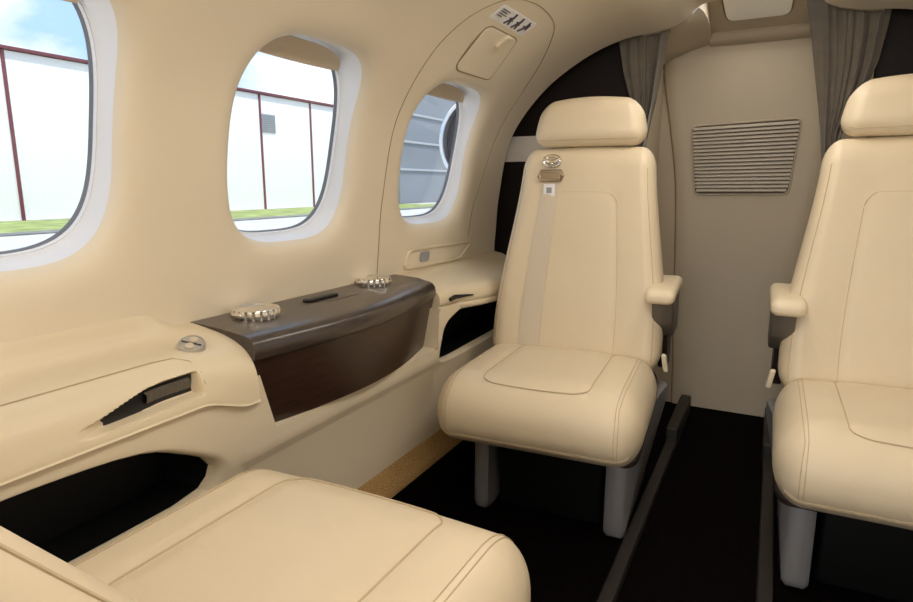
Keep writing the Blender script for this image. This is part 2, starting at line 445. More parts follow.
def disc(mb, c, n, r0, h, prof, N=32):
    n = np.array(n, float); n /= np.linalg.norm(n); u = np.cross(n, [0, 1, 0]); u /= np.linalg.norm(u); v = np.cross(n, u); c = np.array(c, float)
    rows = [[c+n*(hh*h)+(math.cos(t)*u+math.sin(t)*v)*(rr*r0) for t in np.linspace(0, 2*PI, N, endpoint=False)] for rr, hh in prof]
    mb.grid(rows, closed_u=True); mb.fan(rows[-1]); return u, v, n, c
bp = (-.668, .690, .6715)
sw = thing('seat_control_switch', 'round silver two-button switch on the beige ledge plateau', 'switch', bp)
m_ = MB(); u, v, n, cc = disc(m_, bp, (.34, -.28, .90), .0225, .004, [(1, -3), (1, .4), (.94, 1), (.86, 1), (.82, .6)]); obj('switch_plate', m_, M['silver'], sw)
for sg in (-1, 1):
    ax = (u*.45-v*.9); ax /= np.linalg.norm(ax)
    pp = cc+ax*sg*.0085+n*.003
    m_ = MB(); disc(m_, pp, n, .0062, .003, [(1.25, 0), (1.2, .6), (1, 1.), (.8, 1.1)], 20); obj('button', m_, M['web'], sw)
m_ = MB(); bx = np.cross(n, ax); m_.tube([cc+bx*t+n*.0035 for t in np.linspace(-.017, .017, 5)], .0013, 6); obj('divider', m_, M['ink'], sw)

# dark drink cabinet
def xf(y): t = (y-.775)/.725; return -.606-.030*t+.048*math.sin(PI*min(1, max(0, t)))
cab = thing('drink_cabinet', 'dark wood veneered drink cabinet with bowed front under middle window', 'cabinet', (-.70, 1.13, .47))
def top_z(x, xfv): return np.interp(x, [-.776, -.74, -.69, xfv-.035], [.684, .6825, .679, .6735])
Y0, Y1 = .775, 1.485
lid = MB(); rows = []
for y in np.linspace(Y0, Y1, 44):
    e = xf(y); s2 = [(-.776, .684), (-.74, .6825), (-.69, .679), (e-.035, .6735), (e-.020, .671), (e-.009, .666), (e-.002, .657), (e, .645), (e-.001, .634), (e-.004, .628), (e-.012, .6255), (-.776, .6255)]
    rows.append([(x, y-.003, z) for x, z in s2])
lid.grid(rows, closed_u=True); lid.fan(rows[0]).fan(rows[-1][::-1]); obj('lid', lid, M['woodtop'], cab)
fr = MB(); rows = []
for y in np.linspace(Y0, Y1, 44):
    t = (y-Y0)/(Y1-Y0); e = xf(y); r = []
    for q in np.linspace(0, 1, 9):
        r.append((e-.008-.020*q, y+(.050*(1-t)-.030*t)*q, .626-.142*q-.012*ss(.9, 1, q)*0))
    r += [(e-.034, r[-1][1], .481), (-.70, r[-1][1], .481), (-.70, y, .626)]
    rows.append(r)
fr.grid(rows, closed_u=True); fr.fan(rows[0]).fan(rows[-1][::-1]); obj('front_panel', fr, M['wood'], cab)
for (x, y) in ((-.715, .885), (-.737, 1.325)):
    z = top_z(x, xf(y))+.001
    ch = MB(); rows = []; N = 240
    for r, h in [(.046, -.004), (.049, .0005), (.0495, .005), (.049, .0112), (.047, .0150), (.042, .0165), (.039, .0155), (.0375, .0135), (.02, .0148), (.0, .0152)]:
        row = []
        for k in range(N):
            t = 2*PI*k/N; rr = r
            if .0004 <= h <= .0115 and r > .04: rr -= .004*max(0, math.sin(t*20))
            row.append((x+rr*math.cos(t), y+rr*math.sin(t), z+h))
        rows.append(row)
    ch.grid(rows, closed_u=True); cup = obj('cup_holder', ch, M['chrome'], cab); cup['label'] = 'round chrome cup holder with ribbed rim'
    tb = MB(); tb.box(x-.012, x+.012, y-.052, y-.040, z+.001, z+.011, .003); obj('hinge_tab', tb, M['chrome'], cup)
sl = MB(); ang = math.radians(2)
v, f_, _ = rbox(.0135, .056, .004, .0130, .013, .0035, 4, 4, lambda p: (-.722+p[0], 1.095+p[1], .6835+p[2])); sl.add(v, f_); o = obj('latch_slot', sl, M['black'], cab); o['label'] = 'black rounded latch slot'
sl = MB(); sl.box(-.692, -.684, 1.08, 1.19, .6770, .6798, .001); obj('latch_strip', sl, M['supp'], cab)

# aft ledge behind the cabinet
aft = thing('side_ledge', 'beige side ledge between drink cabinet and aft seat', 'ledge', (-.70, 1.85, .585))
m_ = MB(); rows = []
for y in np.linspace(1.486, 2.215, 50):
    e = -.622+.055*ss(1.46, 1.80, y)
    z0 = .640-.006*ss(1.5, 1.8, y)
    s2 = [(-.80, .686), (-.785, .685), (-.772, .682), (-.74, .675), (-.70, z0+.024), (e-.035, z0+.010), (e-.014, z0+.002), (e-.003, z0-.012), (e, z0-.030), (e-.003, z0-.040), (e-.006, z0-.043), (e-.002, z0-.050), (e-.012, z0-.064), (-.66, z0-.068)]
    rows.append([(max(-.776, x), y, z) for x, z in catmull(s2, 5)])
m_.grid(rows); m_.fan(rows[0]); obj('ledge_body', m_, M['trimbeige'], aft)
m_ = MB()
m_.tube([(-.6085, 1.525, .6155), (-.6040, 1.545, .6205), (-.596, 1.60, .6165), (-.590, 1.64, .6130)], [.006, .007, .004, .002], 8); o = obj('latch_handle', m_, M['black'], aft); o['label'] = 'small black latch handle'
m_ = MB(); rr = [wp(y, s, -.002) for y, s in rpoly([(1.525, .092), (1.90, .088), (1.985, .140), (1.560, .148)], .16, 5)]
m_.tube(rr, .005, 8, closed=True)
bz = tag(obj('control_bezel', m_, M['trimbeige'], loc=(-.765, 1.75, .70)), 'slim beige bezel frame in the wall above the aft ledge', 'bezel')
m_ = MB(); P_ = rpoly([(1.622, .104), (1.676, .103), (1.682, .134), (1.628, .135)], .2, 4)
A_ = [wp(y, s, -.0015) for y, s in P_]; B_ = [wp(y, s, -.004) for y, s in P_]
m_.fan(B_).grid([A_, B_], closed_u=True)
tag(obj('wall_switch', m_, M['switchblue'], loc=tuple(wp(1.65, .11))), 'blue-grey rocker switch inside the beige wall bezel', 'switch')

# right side ledge (plain, behind the right seats)
m_ = MB(); rows = []
for y in np.linspace(YF+.01, 2.2, 40):
    s2 = [(-.80, .705), (-.76, .685), (-.70, .672), (-.64, .655), (-.615, .63), (-.607, .60), (-.612, .585), (-.66, .58)]
    rows.append([(XC*2-x, y, z) for x, z in catmull(s2, 5)])
m_.grid(rows); struct(obj('trim_5', m_, M['trimbeige']))

# ------------------------------------------------------------------ emergency hatch details on the left wall
def wall_line(pts, r=.0016, n=10, d=-.0002, closed=False):
    C_ = catmull(pts, n, closed); return MB().tube([wp(y, s, d) for y, s in C_], r, 6, closed)
o = obj('seam', wall_line([(1.393, .095), (1.396, .16), (1.402, .30), (1.408, .45), (1.408, .57), (1.400, .69), (1.400, .77), (1.415, .85), (1.462, .918), (1.53, .946), (1.63, .955), (1.76, .940), (1.86, .895), (1.96, .82), (2.02, .745), (2.055, .65), (2.062, .50), (2.025, .37), (1.985, .28), (1.965, .20), (1.955, .16)], .0015), M['hseam'], wall_l)
o['label'] = 'hatch outline gap'
def plate(pts, t, rad=.2, base=0.):
    P = rpoly(pts, rad, 7); c = P.mean(0); rows = []
    for k, d in ((1.0, -base+.001), (1.0, -(base+t*.55)), (.975, -(base+t*.92)), (.94, -(base+t)), (.7, -(base+t)), (.4, -(base+t)), (.1, -(base+t))):
        rows.append([wp(*(c+(p-c)*k), d) for p in P])
    mb = MB().grid(rows, closed_u=True); mb.fan(rows[-1]); return mb, P
CV = [(1.545, .690), (1.512, .838), (1.705, .842), (1.772, .695)]
hc = thing('hatch_handle_cover', 'beige flap cover set in the wall above aftmost window', 'cover', tuple(wp(1.63, .76)))
mb, P_ = plate(CV, .004, .16); obj('cover_flap', mb, M['liner'], hc)
c0 = P_.mean(0); mb = MB().tube([wp(*(c0+(p-c0)*1.02), 0) for p in P_], .0022, 6, closed=True); obj('gap', mb, M['seam'], hc)
mb, _ = plate([(1.622, .796), (1.622, .842), (1.662, .842), (1.662, .796)], .010, .3, .003); obj('thumb_latch', mb, M['trimbeige'], hc)
pl = thing('hatch_placard', 'white placard with dark pictograms above the flap cover', 'sign', tuple(wp(1.59, .88)))
PL = [(1.478, .858), (1.478, .906), (1.700, .910), (1.700, .855)]
mb, P_ = plate(PL, .0012, .06); obj('placard_plate', mb, M['white'], pl)
ink = MB()
def stroke(pts, r=.0022): ink.tube([wp(y, s, -.0022) for y, s in pts], r, 5)
for k, s0 in enumerate((.896, .889, .882, .875)): stroke([(1.490, s0), (1.490+(.042, .034, .044, .028)[k], s0)], .0013)
for y0, fl in ((1.565, 0), (1.613, 1), (1.660, 2)):
    stroke([(y0, .903), (y0+.004, .893), (y0+.002, .884)], .0034)           # body
    stroke([(y0-.010, .884), (y0+.002, .886), (y0+.012, .880)], .0026)       # arms
    stroke([(y0+.002, .884), (y0-.008, .870), (y0-.012, .864)], .0028)       # leg
    if fl != 2: stroke([(y0+.004, .882), (y0+.012, .866)], .0028)
    else: stroke([(y0+.012, .898), (y0+.016, .878)], .0022)
obj('pictograms', ink, M['ink'], pl)

# ------------------------------------------------------------------ aft lavatory: closets, bulkhead, fairings
m_ = MB(); m_.box(-.87, -.26, 2.30, 2.72, -.02, 1.70, .004); ca = MB()
cl = thing('aft_closet', 'dark brown aft closet with a pale band, behind left seat', 'closet', (-.65, 2.5, 0))
obj('closet_body', m_, M['darkpanel'], cl)
m_ = MB(); m_.box(-.865, -.262, 2.292, 2.2995, 1.030, 1.126, .002); o = obj('pale_band', m_, M['band'], cl); o['label'] = 'pale grey horizontal band'
m_ = MB(); m_.box(-.2595, -.248, 2.301, 2.70, 0, 1.40, .003); obj('side_panel', m_, M['taupe'], cl)
cl2 = thing('aft_closet', 'dark brown aft closet behind the right seat and curtain', 'closet', (.80, 2.5, 0))
m_ = MB(); m_.box(.432, 1.05, 2.30, 2.72, -.02, 1.70, .004); obj('closet_body', m_, M['darkpanel'], cl2)
m_ = MB(); m_.box(.420, .4315, 2.301, 2.70, 0, 1.40, .003); obj('side_panel', m_, M['taupe'], cl2)

m_ = MB(); m_.box(-.262, .462, 2.70, 2.74, 0, 1.60, .003)
struct(obj('wall_aft', m_, M['taupe']))
# centre panel of the bulkhead, standing a little proud
def side_curve(L):
    return catmull(L, 8)
Lc = side_curve([(-.250, 1.44), (-.243, 1.36), (-.205, 1.15), (-.176, .96), (-.160, .70), (-.145, .35), (-.130, .001)])
Rc = side_curve([(.392, 1.44), (.388, 1.34), (.362, 1.12), (.338, .92), (.312, .70), (.315, .35), (.320, .001)])
pan = MB(); rows = []
for a, b_ in zip(Lc, Rc):
    xs = np.linspace(0, 1, 14)
    rows.append([(a[0], 2.6995, a[1]), (a[0]+.003, 2.693, a[1])]+[(a[0]+.007+(b_[0]-a[0]-.014)*t, 2.690, a[1]+(b_[1]-a[1])*t) for t in xs]+[(b_[0]-.003, 2.693, b_[1]), (b_[0], 2.6995, b_[1])])
pan.grid(rows); pb = struct(obj('trim_6', pan, M['taupe']))
for L in (Lc, Rc):
    obj('seam', MB().tube([(p[0], 2.697, p[1]) for p in L], .0022, 6), M['seam'], pb)
# soft crease across the upper right of the panel
# louvred vent
vg = thing('vent_grille', 'trapezoid louvred vent in the taupe aft bulkhead panel', 'vent', (.075, 2.69, .90))
T_ = [(-.125, 1.172), (.262, 1.186), (.240, .905), (-.096, .902)]
VP = rpoly(T_, .07, 6)
m_ = MB(); cv = VP.mean(0); m_.grid([[(p[0], 2.689, p[1]) for p in cv+(VP-cv)*1.0], [(p[0], 2.6865, p[1]) for p in cv+(VP-cv)*.99]], closed_u=True); m_.fan([(p[0], 2.6865, p[1]) for p in cv+(VP-cv)*.99]); obj('backing', m_, M['grilledark'], vg)
m_ = MB(); m_.tube([(p[0], 2.687, p[1]) for p in VP], .0035, 8, closed=True); obj('vent_frame', m_, M['taupe'], vg)
m_ = MB()
for k in range(18):
    t = (k+.5)/18
    a = np.array([np.interp(t, [0, 1], [T_[3][0], T_[0][0]]), np.interp(t, [0, 1], [.912, 1.166])]); b_ = np.array([np.interp(t, [0, 1], [T_[2][0], T_[1][0]]), np.interp(t, [0, 1], [.914, 1.178])])
    ins = .007 if k in (0, 17) else .004
    a[0] += ins; b_[0] -= ins; h = .0060
    rr = []
    for p in (a, b_): rr.append([(p[0], 2.6855, p[1]+h), (p[0], 2.6830, p[1]+h*.9), (p[0], 2.6765, p[1]-h*.6), (p[0], 2.6775, p[1]-h), (p[0], 2.6855, p[1]-h*.2)])
    m_.grid(rr, closed_u=True); m_.fan(rr[0]).fan(rr[1][::-1])
obj('slats', m_, M['grille'], vg, sharp=25)
# curved fairings over the aft end and the overhead box between them
fa = MB()
for side in (-1, 1):
    rows = []
    for t in np.linspace(0, 1, 14):
        y = YA+.018+(2.70-YA-.018)*t
        A_ = [wp(YA, s, .004, side) for s in np.linspace(1.10, ST-.165, 22)]
        Bk = [(XC+side*dx, 2.70, z) for dx, z in catmull([(.40, 1.37), (.37, 1.395), (.345, 1.413), (.31, 1.432), (.25, 1.458), (.16, 1.483)], 21)[::5]]
        Bk = [np.array([np.interp(q, np.linspace(0, 1, len(Bk)), [p[i] for p in Bk]) for i in range(3)]) for q in np.linspace(0, 1, 22)]
        rows.append([np.array(a)*(1-t)+b_*t+np.array([0, 0, .030*math.sin(PI*t)]) for a, b_ in zip([np.array((a[0], YA+.018, a[2])) for a in A_], Bk)])
        e = rows[-1][-1]; rows[-1] = rows[-1]+[np.array((e[0]+side*.002, e[1], e[2]+.012)), np.array((e[0]+side*.004, e[1], e[2]+.16))]
    fa.grid(rows)
struct(obj('trim_7', fa, M['taupe']))
ob = thing('overhead_box', 'taupe overhead panel with square inset above the aft bulkhead', 'overhead panel', (XC, 2.45, 1.50))
m_ = MB(); rows = []
for x in np.linspace(-.078, .262, 12):
    rows.append([(x, y, z) for y, z in [(2.70, 1.470), (2.672, 1.478), (2.655, 1.490), (2.650, 1.502), (2.655, 1.512), (2.62, 1.525), (2.30, 1.640), (2.22, 1.665)]])
m_.grid(rows); obj('panel', m_, M['taupe'], ob)
sl_ = (1.640-1.525)/.32
def oz(y): return 1.525+(2.62-y)*sl_
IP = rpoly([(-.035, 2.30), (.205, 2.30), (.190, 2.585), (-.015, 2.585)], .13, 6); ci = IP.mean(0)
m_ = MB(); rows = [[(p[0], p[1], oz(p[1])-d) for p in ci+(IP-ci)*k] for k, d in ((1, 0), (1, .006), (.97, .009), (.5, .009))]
m_.grid(rows, closed_u=True); m_.fan(rows[-1]); obj('inset_panel', m_, M['inset_glow'], ob)
m_ = MB(); m_.tube([(p[0], p[1], oz(p[1])-.001) for p in ci+(IP-ci)*1.03], .003, 6, closed=True); obj('gap', m_, M['seam'], ob)
# roof skin above the aft compartment
m_ = MB(); m_.box(-1.1, 1.3, 2.205, 2.76, 1.70, 1.72, .002); struct(obj('trim_8', m_, M['taupe']))

# curtains
def curtain(label, keys, y0, npl, amp):
    """keys: (z, x_left, x_right); pleated hanging cloth gathered towards the tie"""
    K = np.array(sorted(keys)); rows = []
    zs = np.linspace(K[-1, 0], K[0, 0], 60); U = np.linspace(0, 1, npl*14+1)
    for z in zs:
        a = np.interp(z, K[:, 0], K[:, 1]); b_ = np.interp(z, K[:, 0], K[:, 2]); r = []
        for u in U:
            ph = 2*PI*npl*(u+.07*math.sin(5*u+2.2*z)+.015*math.sin(6*z))
            am = amp*(.55+.45*math.sin(7.3*u+1))*(.75+.25*math.sin(4*z+4*u))
            r.append((a+(b_-a)*(u+.012*math.sin(2*ph)), y0+am*math.sin(ph)+.18*amp*math.sin(2.3*ph+z*5), z))
        rows.append(r)
    back = [[(p[0], p[1]+.003, p[2]) for p in r] for r in rows]
    mb = MB().grid(rows).grid([r[::-1] for r in back])
    for A_, B_ in (([r[0] for r in rows], [r[0] for r in back]), ([r[-1] for r in rows], [r[-1] for r in back]), (rows[0], back[0]), (rows[-1], back[-1])): mb.grid([A_, B_])
    o = obj('curtain', mb, M['curtain'], loc=(rows[-1][0][0], y0, zs[-1]), sharp=80); return tag(o, label, 'curtain', 'aft cabin curtains')
curtain('narrow grey-brown tied curtain hanging behind the left seat headrest', [(1.50, -.345, -.150), (1.44, -.335, -.165), (1.33, -.315, -.180), (1.23, -.285, -.195), (1.13, -.265, -.215), (1.0, -.30, -.235), (.80, -.34, -.255), (.5, -.36, -.262)], 2.262, 4, .015)
curtain('wide grey-brown tied curtain hanging behind the right seat headrest', [(1.56, .215, .480), (1.49, .232, .458), (1.40, .250, .452), (1.30, .268, .438), (1.18, .292, .400), (1.10, .306, .366), (1.0, .318, .356), (.85, .35, .41), (.5, .38, .44)], 2.262, 4, .020)

# ------------------------------------------------------------------ seats
def seat(label, loc, rz, sx, belt, buckle, lean=0., arm=True, lift=0., shift=0.):
    t = thing('cabin_seat', label, 'seat', loc, rz, 'beige leather cabin seats')
    X = lambda p: (p[0]*sx, p[1], p[2])
    ca_, sa_ = math.cos(lean), math.sin(lean)
    def rec(p):
        y, z = p[1]-.16, p[2]-.43
        return X((p[0], .16-shift+y*ca_+z*sa_, .43+lift-y*sa_+z*ca_))
    # cushion
    def cf(p):
        x, y, z = p; q = (y+.24)/.48
        zz = .376+lift+z*(.98+.02*(1-q))-.002*(1-2*q)
        if z > 0:
            zz += .010*(1-(x/.26)**2)*(z/.092)
            zz += .010*ss(.165, .125, abs(x))*ss(-.20, -.13, y)*(z/.092) if False else 0
            d = math.hypot(0, abs(abs(x)-.135)); zz -= .004*math.exp(-(d/.012)**2)*(1 if y > -.19 else 0)*(z/.092)
        return X((x*(1-.03*q), y-.02, zz))
    v, f_, mp = rbox(.262, .24, .092, .062, .115, .088, 8, 40, cf)
    cu = lobj('seat_cushion', MB().add(v, f_), M['leather'], t, 180)
    # seams: U shaped insert, double stitching down the sides, piping under the front edge
    U = [(-.135, y, .092) for y in np.linspace(.22, -.15, 18)]+[(-.135+.05*(1-math.cos(a)), -.15-.05*math.sin(a), .092) for a in np.linspace(.2, PI/2, 6)]
    U += [(x, -.20-.006*(1-(x/.085)**2), .092) for x in np.linspace(-.06, .06, 8)]
    U += [(.135-.05*(1-math.cos(a)), -.15-.05*math.sin(a), .092) for a in np.linspace(PI/2, .2, 6)]+[(.135, y, .092) for y in np.linspace(-.15, .22, 18)]
    mb = MB().tube([np.array(mp(p))+(0, -.0005, .0012) for p in U], .0015, 6); lobj('seam', mb, M['stitch'], cu)
    for xx in (-.215, -.206, .206, .215):
        line = [(xx, y, .092) for y in np.linspace(.21, -.238, 30)]+[(xx, -.24, z) for z in np.linspace(.088, -.05, 16)]
        mb = MB().tube([np.array(mp(p))+(0, -.0004, .0004) for p in line], .0010, 6); lobj('stitching', mb, M['stitch'], cu)
    for dz in (-.052, -.060):
        line = [(x, -.24, dz) for x in np.linspace(-.255, .255, 50)]
        mb = MB().tube([np.array(mp(p))+(0, -.0006, 0) for p in line], .0012, 6); lobj('piping', mb, M['stitch'], cu)
    # dark shell under and beside the cushion
    def pf(p):
        x, y, z = p; q = (y+.22)/.46; top = .31+.115*ss(0, .9, q); bot = .284+.02*q
        return X((x, y+.025, bot+(top-bot)*(z+.05)/.10))
    v, f_, _ = rbox(.250, .215, .05, .03, .06, .03, 4, 8, pf); lobj('seat_shell', MB().add(v, f_), M['pan'], t, 60)
    # legs: front post flowing into a long side plate
    for s_ in (-1, 1):
        w = .028 if s_ > 0 else .021
        pr = rpoly([(-.035, .002), (-.035, .235), (.005, .258), (.25, .345), (.36, .345), (.36, .002)], .12, 4)
        xm = s_*.182*sx if s_ > 0 else s_*.200*sx
        mb = MB().prism(pr, 'x', xm-w, xm+w, .010)
        for p in range(len(mb.v)):
            q = mb.v[p]; mb.v[p] = (q[0]+s_*sx*.055*ss(0, .36, q[1])*ss(0, .3, q[2]), q[1], q[2])
        lobj('leg', mb, M['grey'], t, 50)
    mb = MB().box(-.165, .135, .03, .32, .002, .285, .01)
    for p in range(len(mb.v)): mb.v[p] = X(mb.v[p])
    lobj('under_seat_void', mb, M['void'], t)  # black box fills the dark void between the legs
    # backrest
    HB = .315
    def bf(p):
        x, y, z = p; q = (z+HB)/(2*HB)
        w = 1.0-.235*ss(.15, 1.02, q)
        yy = .205+y+.125*q+.010*math.sin(PI*q)
        if y < 0:
            yy -= .014*ss(.10, .24, abs(x))*(1-.5*q)
            d = min(abs(abs(x)-.125) if q < .77 else 9, abs(q-.79)*2*HB if abs(x) < .115 else 9); yy += .003*math.exp(-(d/.007)**2)
        return rec((x*w, yy, .415+z+HB+.008*(1-(x/.25)**2)*(z > 0)))
    v, f_, bm_ = rbox(.252, .060, HB, .050, .052, .060, 7, 30, bf)
    bk = lobj('backrest', MB().add(v, f_), M['leather'], t, 180)
    zt = .79*2*HB-HB
    U = [(-.125, -.06, z) for z in np.linspace(-HB+.03, zt-.04, 20)]+[(-.125+.04*(1-math.cos(a)), -.06, zt-.04+.04*math.sin(a)) for a in np.linspace(.2, PI/2, 6)]
    U = U+[(x, -.06, zt) for x in np.linspace(-.07, .07, 8)]+[(-p[0], p[1], p[2]) for p in U[::-1]]
    lobj('seam', MB().tube([np.array(bm_(p))+(0, -.0004, 0) for p in U], .0013, 6), M['stitch'], bk)
    for xx in (-.236, .236):
        lobj('piping', MB().tube([np.array(bm_((xx, -.06, z)))+(0, -.0005, 0) for z in np.linspace(-HB+.04, HB-.06, 40)], .0012, 6), M['stitch'], bk)
    def bs(p):
        x, y, z = p; q = (z+.28)/.56
        return rec((x*(1-.2*q), .285+y+.125*q, .42+z+.28))
    v, f_, _ = rbox(.235, .018, .28, .03, .015, .05, 4, 6, bs); lobj('back_shell', MB().add(v, f_), M['pan'], t, 60)
    # headrest
    def hf(p):
        x, y, z = p; q = (z+.066)/.132
        return rec((x*(1-.16*q*q), .318+y+.02*q+.006*(1-(x/.165)**2)*(-1 if y < 0 else 0), 1.052+z+.066+.012*(1-(x/.165)**2)*q))
    v, f_, hm = rbox(.166, .052, .066, .042, .045, .046, 7, 12, hf); hr = lobj('headrest', MB().add(v, f_), M['leather'], t, 180)
    lobj('piping', MB().tube([np.array(hm((x, -.052, -.056)))+(0, -.0006, 0) for x in np.linspace(-.155, .155, 30)], .0011, 6), M['stitch'], hr)
    mb = MB().box(-.06, .06, .31, .35, 1.0, 1.08, .008); mb.v = [rec(p) for p in mb.v]; lobj('headrest_post', mb, M['pan'], t)
    # armrest on the aisle side
    if arm:
        def af(p): x, y, z = p; return X((.244+x, .275+y, .648+z-.008*(y < -.10)*((y+.10)/-.05)))
        v, f_, _ = rbox(.040, .150, .020, .018, .024, .017, 5, 5, af); ar = lobj('armrest', MB().add(v, f_), M['leather'], t, 180)
        mb = MB().prism(rpoly([(.150, .636), (.38, .636), (.38, .515), (.24, .515), (.185, .56)], .12, 4), 'x', (.224 if sx > 0 else -.278), (.278 if sx > 0 else -.224), .004); lobj('armrest_support', mb, M['supp'], ar, 50)
        mb = MB().prism(rpoly([(.24, .56), (.39, .56), (.39, .40), (.30, .40)], .12, 4), 'x', (.236 if sx > 0 else -.262), (.262 if sx > 0 else -.236), .004); lobj('armrest_post', mb, M['pan'], ar, 50)
    def lf(p): x, y, z = p; return X((.268+x-.15*z, .155+y-.25*z, .458+z))
    v, f_, _ = rbox(.0065, .010, .026, .004, .005, .006, 3, 2, lf); o = lobj('recline_lever', MB().add(v, f_), M['trimbeige'], t, 180)
    # harness strap over the outboard shoulder
    if belt:
        xs0, xs1 = -.125, -.122; path = []
        for q in np.linspace(.015, .93, 36):
            z = -HB+2*HB*q; path.append(((xs0+(xs1-xs0)*q), z))
        rows = []
        for x, z in path:
            p1 = np.array(bm_((x-.031, -.06, z))); p2 = np.array(bm_((x+.031, -.06, z)))
            if sx < 0: p1, p2 = p2, p1
            o1 = np.array((0, -.0035, 0)); o2 = np.array((0, -.0005, 0))
            rows.append([p1+o2, p1+o1, .5*(p1+p2)+o1*1.5, p2+o1, p2+o2])
        mb = MB().grid(rows); sb = lobj('shoulder_belt', mb, M['web'], t)
        def at(q, off=0.): x = xs0+(xs1-xs0)*q; return np.array(bm_((x, -.06, -HB+2*HB*q)))+(0, -off, 0)
        a = at(.865, .008); w = .031
        mb = MB().tube([a+(-w, 0, -.012), a+(-w-.004, 0, 0), a+(-w, 0, .014), a+(w, 0, .014), a+(w+.004, 0, 0), a+(w, 0, -.012)], .006, 8, closed=True); mb.box(a[0]-w, a[0]+w, a[1]-.004, a[1]+.003, a[2]-.012, a[2]+.012, .003)
        o = lobj('adjuster', mb, M['bronze'], sb); o['label'] = 'bronze strap adjuster'
        a = at(.935, .010)
        mb = MB().tube([a+(.024*math.cos(k), -.002, .016*math.sin(k)) for k in np.linspace(0, 2*PI, 20, endpoint=False)], .005, 8, closed=True); mb.tube([a+(-.026, -.003, .008), a+(0, -.008, -.002), a+(.026, -.003, .008)], .006, 8)
        o = lobj('buckle', mb, M['chrome'], sb); o['label'] = 'chrome buckle ring'
        a = at(.80, .006); mb = MB().box(a[0]-.017, a[0]+.017, a[1]-.0015, a[1]+.001, a[2]-.018, a[2]+.018, .001); lb = lobj('belt_tag', mb, M['white'], sb); lb['label'] = 'white belt tag'
        mb = MB().box(a[0]-.008, a[0]+.008, a[1]-.0025, a[1]-.001, a[2]-.009, a[2]+.008, .0005); lobj('print', mb, M['switchblue'], lb)
        a = at(.055, .004); mb = MB().box(a[0]-.030, a[0]+.030, a[1]-.003, a[1]+.003, a[2]-.009, a[2]+.009, .002); o = lobj('keeper', mb, M['black'], sb); o['label'] = 'black strap keeper'
    if buckle:
        mb = MB().box(-.028, .028, .118, .160, .452, .468, .006)
        for p in range(len(mb.v)): q = mb.v[p]; mb.v[p] = (q[0]-.02, q[1], q[2])
        lobj('lap_buckle', mb, M['chrome'], t)
        mb = MB().box(-.05, .0, .10, .14, .450, .458, .004); lobj('buckle_cover', mb, M['black'], t)
    return t
A4 = math.radians(3)
seat('beige leather aft seat with shoulder strap, beside the drink cabinet', (-.292, 1.53, 0), A4, 1, True, False)
seat('beige leather aft seat right of the aisle, at the right edge', (.498, 1.53, 0), math.radians(1), -1, False, True, lift=.005)
seat('beige leather seat cushion nearest the camera, facing aft', (-.292, .470, 0), PI, -1, False, False, math.radians(26), False, .030, .055)

# ------------------------------------------------------------------ ceiling lamps added to brighten the cabin (out of the frame, in the channel)
LW = 26.
for k, (y, pw) in enumerate(((-.45, .36), (.55, .36), (1.62, .28))):
    t = thing('added_ceiling_light', 'slim added ceiling lamp in the centre channel, %s' % ('nearest the cockpit doorway', 'above the near seat front', 'above the two aft seats')[k], 'lamp', (XC, y, 1.495), 0, 'added ceiling lamps')
    lobj('added_lamp_housing', MB().box(-.05, .05, -.25, .25, -.006, .012, .006), M['trimbeige'], t)
    lobj('lens', MB().box(-.035, .035, -.235, .235, -.010, -.005, .003), M['lens'], t)
    L = bpy.data.lights.new('added_ceiling_lamp', 'AREA'); L.shape = 'RECTANGLE'; L.size = .12; L.size_y = .5; L.energy = LW*.28*pw; L.color = (1, .95, .88); L.spread = math.radians(175)
    o = bpy.data.objects.new('added_ceiling_lamp', L); COL.objects.link(o); o.location = (XC, y, 1.478)
# wash lights added in the channel steps, each to brighten the opposite side wall
for side in (-1, 1):
    x = XC+side*.172
    t = thing('added_wash_light', 'long slim added wash light along the %s edge of the ceiling channel' % ('left' if side < 0 else 'right'), 'lamp', (x, .55, 1.468))
    lobj('added_lamp_housing', MB().box(-.006+side*.008, .006+side*.008, -1.22, 1.22, -.008, .012, .003), M['trimbeige'], t)
    lobj('lens', MB().box(-.003-side*.001, .003-side*.001, -1.20, 1.20, -.006, .010, .002), M['lens'], t)
    L = bpy.data.lights.new('added_wash_lamp', 'AREA'); L.shape = 'RECTANGLE'; L.size = 2.4; L.size_y = .02; L.energy = 3.3; L.color = (1, .95, .88)
    o = bpy.data.objects.new('added_wash_lamp', L); COL.objects.link(o); o.location = (x-side*.012, .55, 1.466)
    from mathutils import Vector as V_, Matrix as M_
    d = V_((-side*.94, 0, -.34)).normalized(); yv = V_((0, 1, 0)); zv = -d; xv = yv; yy = zv.cross(xv)
    o.rotation_euler = M_((xv, yy, zv)).transposed().to_euler()
# area light added under the aft inset to brighten the bulkhead top
L = bpy.data.lights.new('added_aft_fill', 'AREA'); L.shape = 'RECTANGLE'; L.size = .2; L.size_y = .24; L.energy = 1.0; L.color = (1, .94, .84)
o = bpy.data.objects.new('added_aft_fill', L); COL.objects.link(o); o.location = (XC-.006, 2.44, oz(2.44)-.016); o.rotation_euler = (-math.atan(sl_)*-1*-1, 0, 0)
# area light added behind the cockpit doorway as frontal fill
L = bpy.data.lights.new('added_doorway_fill', 'AREA'); L.shape = 'RECTANGLE'; L.size = .5; L.size_y = .9; L.energy = 13; L.color = (1, .97, .93)
o = bpy.data.objects.new('added_doorway_fill', L); COL.objects.link(o); o.location = (XC, YF-.1, .95); o.rotation_euler = (PI/2, 0, 0)

